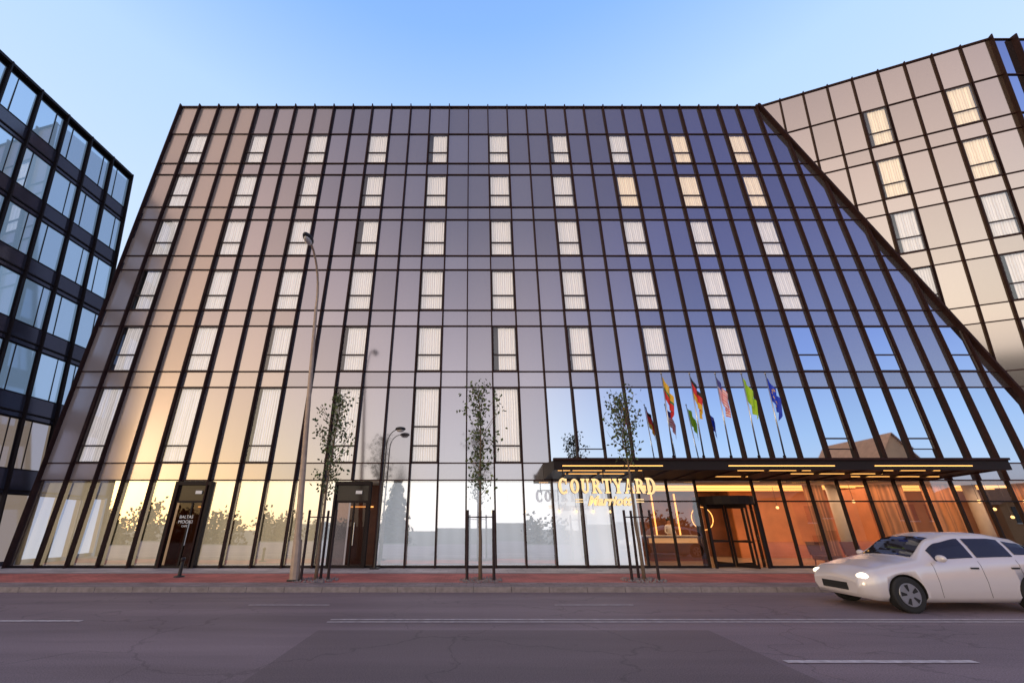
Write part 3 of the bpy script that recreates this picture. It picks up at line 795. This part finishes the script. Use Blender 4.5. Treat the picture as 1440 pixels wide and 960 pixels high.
# ---------------------------------------------------------------- lobby furnishing
M['deskl']=mat('glowing_desk_front',(.6,.35,.15),emit=(1,.5,.2),es=.5)
desk=empty('reception_desk',(9.0,21.6,.13),'wooden reception desk with softly glowing front in the lobby','desk')
b=B(); b.box(7.9,10.2,21.3,21.9,.13,1.1,'wood'); b.done('desk_body',(9,21.6,.13),desk)
b=B(); b.box(7.8,10.3,21.2,21.95,1.1,1.16,'conc'); b.done('desk_top',(9,21.6,1.1),desk)
b=B(); b.box(7.95,10.15,21.28,21.3,.85,1.05,'deskl'); b.done('light_panel',(9,21.3,.3),desk)
for x in (15.6,21.6):
    b=B(); b.tube([(x,19.6,.13),(x,19.6,3.22)],[.22,.22],'conc',20)
    o=b.done('column',(x,19.6,.13),smooth=True); tag(o,'round pale plaster column inside the glazed lobby','column','columns inside the hotel lobby')
ring=B(); pts=[(11.8+.55*math.cos(a/24*6.2832),23.8,1.9+.55*math.sin(a/24*6.2832)) for a in range(25)]
ring.tube(pts,.02,'led',6); o=ring.done('wall_ring',(11.8,23.8,1.9)); tag(o,'glowing round ring ornament on the lobby wall','wall ornament')
def pendant(X,Y,z,r):
    e=empty('pendant_lamp',(X,Y,z),'small warm glowing globe lamp hanging from ceiling','lamp','pendant lamps behind the hotel glass')
    b=B(); b.tube([(X,Y,z+r),(X,Y,3.2)],.008,'dark',5); b.done('cord',(X,Y,z),e)
    b=B(); b.sphere((X,Y,z),r,'lamp',10,8); b.done('lamp_globe',(X,Y,z),e,smooth=True)
for k in range(8): pendant(.7+k*.68,18.3,2.1,.05)
for x,y,z in ((21.3,18.7,2.2),(22.0,18.8,1.9),(20.8,18.7,2.5),(22.8,18.8,2.5),(13.3,20,2.3),(15.8,18.9,2.5)): pendant(x,y,z,.06)
def armchair(X,Y):
    e=empty('lounge_chair',(X,Y,.13),'low dark lounge chair inside the lobby glass','chair','lobby chairs')
    b=B(); b.box(X-.35,X+.35,Y-.35,Y+.3,.35,.5,'wood'); b.done('seat',(X,Y,.35),e)
    b=B(); b.hexa([(X-.35,Y+.3,.5),(X+.35,Y+.3,.5),(X+.35,Y+.4,.5),(X-.35,Y+.4,.5),(X-.35,Y+.42,.98),(X+.35,Y+.42,.98),(X+.35,Y+.5,.98),(X-.35,Y+.5,.98)],'wood'); b.done('backrest',(X,Y+.35,.5),e)
    for sx in (-.3,.3):
        for sy in (-.3,.3):
            b=B(); b.tube([(X+sx,Y+sy,.13),(X+sx*.9,Y+sy*.9,.36)],[.015,.025],'dark',6); b.done('leg',(X+sx,Y+sy,.13),e)
for x in (13.9,15.3,17.6,20.2): armchair(x,18.75)

def area(loc,sx,sy,e,c):
    l=bpy.data.lights.new('lobby_light','AREA'); l.shape='RECTANGLE'; l.size=sx; l.size_y=sy; l.energy=e; l.color=c
    o=bpy.data.objects.new('ceiling_light',l); COL.objects.link(o); o.location=loc
area((9.5,21.3,3.12),4,3,85,(1,.62,.35)); area((16,20.9,3.12),5,2.5,140,(1,.62,.38)); area((19.5,18.65,3.12),12,.5,120,(1,.6,.35))
area((-5,20.5,3.12),14,1.5,60,(1,.82,.65))

bo=empty('bollard',(-9.25,15.2,.12),'small slim dark metal bollard on the pavement','bollard')
b=B(); b.tube([(-9.25,15.2,.12),(-9.25,15.2,.15),(-9.25,15.2,.17),(-9.25,15.2,.55),(-9.25,15.2,.6)],[.16,.15,.055,.05,.07],'dark',12); b.done('bollard_post',(-9.25,15.2,.12),bo)
b=B(); b.sphere((-9.25,15.2,.63),.075,'dark',12,8,(1,1,.7)); b.done('bollard_cap',(-9.25,15.2,.6),bo,smooth=True)

# ---------------------------------------------------------------- person
def person(X,Y,z0):
    J=[(0,0,.95),(0,0,1.12),(0,0,1.32),(0,0,1.46),(0,-.01,1.53),(0,-.02,1.62),(0,-.01,1.70)]
    Rr=[(.15,.11),(.13,.095),(.16,.11),(.09,.075),(.05,.052),(.075,.09),(.06,.07)]
    E=[(i,i+1) for i in range(6)]
    for s in (-1,1):
        b0=len(J)
        J+= [(s*.17,0,1.42),(s*.23,-.02,1.15),(s*.16,-.22,1.06),(s*.14,-.29,1.06)]
        Rr+=[(.055,.055),(.042,.042),(.03,.03),(.035,.016)]
        E+= [(3,b0),(b0,b0+1),(b0+1,b0+2),(b0+2,b0+3)]
        for q in range(4):
            c0=len(J); J+= [(s*(.14-.03+.02*q),-.34,1.055),(s*(.14-.03+.02*q),-.375,1.045)]; Rr+=[(.009,.009),(.007,.007)]; E+= [(b0+3,c0),(c0,c0+1)]
        c0=len(J); J+= [(s*.095,-.29,1.05)]; Rr+=[(.01,.01)]; E+= [(b0+3,c0)]
        l0=len(J); J+= [(s*.1,0,.88),(s*.1,-.01,.5),(s*.1,.01,.09),(s*.1,-.12,.04)]
        Rr+=[(.095,.095),(.06,.06),(.04,.04),(.04,.03)]; E+= [(0,l0),(l0,l0+1),(l0+1,l0+2),(l0+2,l0+3)]
    me=bpy.data.meshes.new('tmp'); me.from_pydata(J,E,[]); o=bpy.data.objects.new('tmp',me); COL.objects.link(o)
    bpy.context.view_layer.objects.active=o
    sm=o.modifiers.new('s','SKIN'); o.modifiers.new('u','SUBSURF').levels=1
    for i,r in enumerate(Rr): me.skin_vertices[0].data[i].radius=r
    me.skin_vertices[0].data[0].use_root=True
    bpy.context.view_layer.update()
    m2=bpy.data.meshes.new_from_object(o.evaluated_get(bpy.context.evaluated_depsgraph_get()))
    bpy.data.objects.remove(o)
    for k in ('skin','shirt','trouser'): m2.materials.append(M[k])
    for p in m2.polygons:
        c=p.center; p.use_smooth=True
        if c.z>1.47 or (c.y<-.2 and c.z>.9): p.material_index=0
        elif c.z>.95: p.material_index=1
        else: p.material_index=2
    e=empty('person',(X,Y,z0),'person in white shirt and dark trousers standing at the reception desk','person')
    o=bpy.data.objects.new('body',m2); COL.objects.link(o); o.parent=e; W[o.name]=Vector((X,Y,z0))
    b=B(); b.sphere((X,Y+.015,z0+1.7),.1,'black',12,8,(.95,1.05,.85)); b.done('hair',(X,Y,z0+1.7),e,smooth=True)
    b=B(); b.sphere((X,Y-.115,z0+1.635),.014,'skin',6,5,(1,1,1.6)); b.done('nose',(X,Y-.11,z0+1.63),e)
M['skin']=mat('skin',(.5,.28,.2)); M['shirt']=mat('white_shirt',(.75,.73,.7)); M['trouser']=mat('dark_trousers',(.03,.03,.035))
try: person(9.35,22.2,.13)
except Exception as ex: print('PERSON',ex)

# ---------------------------------------------------------------- car
M['carpaint']=mat('silver_white_car_paint',(.80,.75,.75),rough=.18,metal=.2)
M['carglass']=mat('car_window_glass',(.02,.02,.025),rough=.03,spec=.8)
M['head']=mat('headlight_lit',(.9,.9,.85),rough=.1,emit=(1,.85,.6),es=2.0)
M['tail']=mat('tail_light_lit',(.5,.02,.02),rough=.2,emit=(1,.05,.03),es=1.2)
M['rim']=mat('alloy_rim',(.5,.5,.5),rough=.3,metal=.9)
def interp(tab,x):
    for (a,*va),(c,*vc) in zip(tab,tab[1:]):
        if x<=c:
            t=(x-a)/(c-a); t=t*t*(3-2*t)*.5+t*.5
            return [p+(q-p)*t for p,q in zip(va,vc)]
    return tab[-1][1:]
T=[(0,.32,.52,.55,.62,.50),(.08,.24,.62,.67,.72,.62),(.3,.2,.72,.79,.82,.70),(.9,.18,.84,.91,.88,.74),(1.25,.18,.90,.97,.89,.74),(1.9,.18,.93,1.36,.90,.62),(2.4,.18,.94,1.46,.90,.60),(3.1,.18,.96,1.46,.90,.60),(3.7,.2,.98,1.36,.89,.60),(4.15,.24,.98,1.08,.86,.66),(4.3,.3,.92,.98,.80,.66),(4.38,.36,.7,.75,.70,.60)]
def car(X,Y):
    e=empty('car',(X+2.2,Y,0),'silver white hatchback car with lit headlights driving on the street','car')
    n=60; b=B(); rings=[]
    def sect(x):
        zb,zl,zt,hw,rw=interp(T,x); zm=(zb+zl)/2
        h=[(hw*.86,zb),(hw*.97,zb+.1),(hw,zm),(hw*.985,zl-.08),(hw*.95,zl),(rw+(hw*.95-rw)*.45,zl+(zt-zl)*.55),(rw,zt-.05*min(1,(zt-zl)*3)),(rw*.85,zt),(rw*.4,zt+.025)]
        return h
    for k in range(n+1):
        x=4.38*k/n; h=sect(x)
        ring=[(X+x,Y-w,z) for w,z in h]+[(X+x,Y,h[-1][1]+.005)]+[(X+x,Y+w,z) for w,z in h[::-1]]
        rings.append(len(b.v)); b.v+=[Vector(p) for p in ring]; L=len(ring)
    for a,c in zip(rings,rings[1:]):
        for t in range(L): b.f.append((a+t,a+(t+1)%L,c+(t+1)%L,c+t)); b.m.append(b.mi('carpaint'))
    b.f.append(tuple(rings[0]+t for t in range(L))); b.m.append(0)
    b.f.append(tuple(rings[-1]+t for t in range(L))); b.m.append(0)
    body=b.done('body',(X+2.2,Y,0),e,smooth=True)
    body.data.materials.append(M['black'])
    wx=(X+.82,X+3.45)
    for x in wx:
        for s in (-1,1):
            c=B(); c.tube([(x,Y+s*.6,.33),(x,Y+s*1.1,.33)],.37,'black',28); co=c.done('cut',(x,Y,.3))
            md=body.modifiers.new('b','BOOLEAN'); md.object=co; md.operation='DIFFERENCE'; md.solver='EXACT'
    bpy.context.view_layer.update()
    me=bpy.data.meshes.new_from_object(body.evaluated_get(bpy.context.evaluated_depsgraph_get()))
    body.modifiers.clear(); body.data=me
    for o in [o for o in bpy.data.objects if o.name.startswith('cut')]: bpy.data.objects.remove(o)
    for p in me.polygons:
        if len(p.vertices)>6: p.use_smooth=False
    for x in wx:
        for s in (-1,1):
            c=B(); y0=Y+s*.66; y1=Y+s*.87
            c.tube([(x,y0,.33),(x,y0+s*.01,.33),(x,y1-s*.02,.33),(x,y1,.33)],[.30,.33,.33,.30],'black',28); wh=c.done('wheel',(x,Y+s*.78,.33),e,smooth=False)
            c=B(); c.tube([(x,y1-s*.01,.33),(x,y1+s*.008,.33)],[.22,.21],'rim',24)
            for q in range(5):
                a=q*2*math.pi/5+.3; a2=a+.45
                c.poly([(x+.07*math.cos(a),y1+s*.012,.33+.07*math.sin(a)),(x+.19*math.cos(a),y1+s*.012,.33+.19*math.sin(a)),(x+.19*math.cos(a2),y1+s*.012,.33+.19*math.sin(a2)),(x+.07*math.cos(a2),y1+s*.012,.33+.07*math.sin(a2))],'black')
            c.done('rim',(x,y1,.33),wh,fix=False)
    def side(x0,x1,s,lo=.12,hi=.88,nn=14):
        c=B(); pr=None
        for k in range(nn+1):
            x=x0+(x1-x0)*k/nn; h=sect(x); A=h[4];Bm=h[5];C=h[6]
            def q(t):
                if t<.55: f=t/.55; w,z=A[0]+(Bm[0]-A[0])*f,A[1]+(Bm[1]-A[1])*f
                else: f=(t-.55)/.45; w,z=Bm[0]+(C[0]-Bm[0])*f,Bm[1]+(C[1]-Bm[1])*f
                return Vector((X+x,Y+s*(w+.008),z+.004))
            cur=[q(lo),q(.55),q(hi)]
            if pr:
                c.poly([pr[0],cur[0],cur[1],pr[1]],'carglass'); c.poly([pr[1],cur[1],cur[2],pr[2]],'carglass')
            pr=cur
        c.done('side_window',None,e,smooth=True,fix=False)
    for s in (-1,1):
        side(1.62,2.45,s); side(2.53,3.3,s); side(3.38,3.85,s,.2,.85)
    def top(x0,x1,name):
        c=B(); pr=None
        for k in range(11):
            x=x0+(x1-x0)*k/10; h=sect(x); w=h[7][0]*.98; z=h[7][1]; z2=h[8][1]
            cur=[Vector((X+x,Y-w,z+.012)),Vector((X+x,Y-h[8][0],z2+.012)),Vector((X+x,Y+h[8][0],z2+.012)),Vector((X+x,Y+w,z+.012))]
            if pr:
                for t in range(3): c.poly([pr[t],cur[t],cur[t+1],pr[t+1]],'carglass')
            pr=cur
        c.done(name,None,e,smooth=True,fix=False)
    top(1.32,1.95,'windscreen'); top(3.62,4.1,'rear_window')
    for s in (-1,1):
        c=B(); c.sphere((X+.2,Y+s*.62,.64),.14,'head',12,8,(1.1,.9,.55)); c.done('headlight',None,e,smooth=True)
        c=B(); c.sphere((X+4.27,Y+s*.66,.84),.13,'tail',12,8,(.7,1.1,.9)); c.done('tail_light',None,e,smooth=True)
        c=B(); c.sphere((X+1.6,Y+s*1.0,1.0),.1,'carpaint',10,8,(.7,1.1,.7)); c.tube([(X+1.62,Y+s*.86,.96),(X+1.62,Y+s*.98,.98)],.02,'black',6); c.done('wing_mirror',None,e,smooth=True)
        for x in (1.5,2.49,3.3):
            c=B(); pts=[]
            for t in (0,1,2,3,4):
                h=sect(x)[t]; pts.append(Vector((X+x,Y+s*(h[0]+.001),h[1]+(.08 if t==0 else 0))))
            c.tube(pts,.004,'black',4)
            c.done('door_seam',None,e)
        for x in (2.25,3.1):
            c=B(); c.box(X+x,X+x+.16,Y+s*.9-.01,Y+s*.9+.015,.80,.83,'dark'); c.done('door_handle',None,e)
    c=B(); c.box(X-.02,X+.05,Y-.35,Y+.35,.36,.5,'black'); c.done('grille',None,e)
car(8.1,10.9)

# ---------------------------------------------------------------- world, sun, camera
SUN_EL=math.radians(6); SUN_ROT=math.radians(225)
w=bpy.data.worlds.new('World'); S.world=w; w.use_nodes=True
nt=w.node_tree; nt.nodes.clear(); N=nt.nodes.new; Lk=nt.links.new
out=N('ShaderNodeOutputWorld'); bg=N('ShaderNodeBackground'); bg.inputs[1].default_value=.06
sky=N('ShaderNodeTexSky'); sky.sky_type='NISHITA'; sky.sun_disc=False
sky.sun_elevation=SUN_EL; sky.sun_rotation=SUN_ROT; sky.air_density=1; sky.dust_density=1.5; sky.ozone_density=2
tc=N('ShaderNodeTexCoord'); sep=N('ShaderNodeSeparateXYZ'); Lk(tc.outputs['Generated'],sep.inputs[0])
def ramp(stops,src):
    r=N('ShaderNodeValToRGB'); e=r.color_ramp.elements
    while len(e)<len(stops): e.new(.5)
    for el,(p,c) in zip(e,stops): el.position=p; el.color=(*c,1)
    Lk(src,r.inputs[0]); return r.outputs[0]
Z=sep.outputs[2]
front=ramp([(0,(.84,.82,.86)),(.35,(.62,.72,.90)),(.72,(.43,.61,.91)),(.86,(.23,.43,.86)),(1,(.15,.30,.72))],Z)
back=ramp([(0,(.97,.98,1.0)),(.13,(.98,.94,.94)),(.3,(.82,.73,.73)),(.45,(.55,.48,.52)),(.62,(.28,.26,.33)),(1,(.16,.17,.30))],Z)
warm=ramp([(0,(1.0,.80,.48)),(.15,(1.0,.80,.54)),(.3,(1.0,.76,.58)),(.5,(.80,.61,.54)),(.75,(.46,.38,.40)),(1,(.18,.18,.30))],Z)
blue=ramp([(0,(.78,.84,.93)),(.15,(.48,.64,.91)),(.3,(.28,.37,.73)),(.5,(.17,.20,.48)),(.75,(.10,.11,.30)),(1,(.14,.17,.33))],Z)
def mr(src,a,c):
    m=N('ShaderNodeMapRange'); m.interpolation_type='SMOOTHSTEP'; m.inputs['From Min'].default_value=a; m.inputs['From Max'].default_value=c
    Lk(src,m.inputs['Value']); return m.outputs[0]
def mix(f,a,c):
    m=N('ShaderNodeMixRGB'); Lk(f,m.inputs[0]); Lk(a,m.inputs[1]); Lk(c,m.inputs[2]); return m.outputs[0]
neg=N('ShaderNodeMath'); neg.operation='MULTIPLY'; neg.inputs[1].default_value=-1; Lk(sep.outputs[0],neg.inputs[0])
c1=mix(mr(neg.outputs[0],.0,.5),back,warm)
c2=mix(mr(sep.outputs[0],.06,.52),c1,blue)
c3=mix(mr(sep.outputs[1],-.15,.35),c2,front)
bg2=N('ShaderNodeBackground'); Lk(c3,bg2.inputs[0]); bg2.inputs[1].default_value=1.14
add=N('ShaderNodeAddShader'); Lk(sky.outputs[0],bg.inputs[0]); Lk(bg.outputs[0],add.inputs[0]); Lk(bg2.outputs[0],add.inputs[1])
Lk(add.outputs[0],out.inputs[0])
sd=Vector((math.sin(SUN_ROT)*math.cos(SUN_EL),math.cos(SUN_ROT)*math.cos(SUN_EL),math.sin(SUN_EL)))
l=bpy.data.lights.new('sun','SUN'); l.energy=.4; l.angle=math.radians(10); l.color=(1,.78,.56)
o=bpy.data.objects.new('sun',l); COL.objects.link(o); o.rotation_euler=sd.to_track_quat('Z','Y').to_euler(); o.location=(-20,-20,30)
c=bpy.data.cameras.new('camera'); co=bpy.data.objects.new('camera',c); COL.objects.link(co)
co.location=(0,0,1.68); co.rotation_euler=(math.radians(90+23.06),0,0); c.sensor_width=36; c.lens=14.975; c.shift_x=.0375; c.clip_end=3000; c.clip_start=.05
S.camera=co
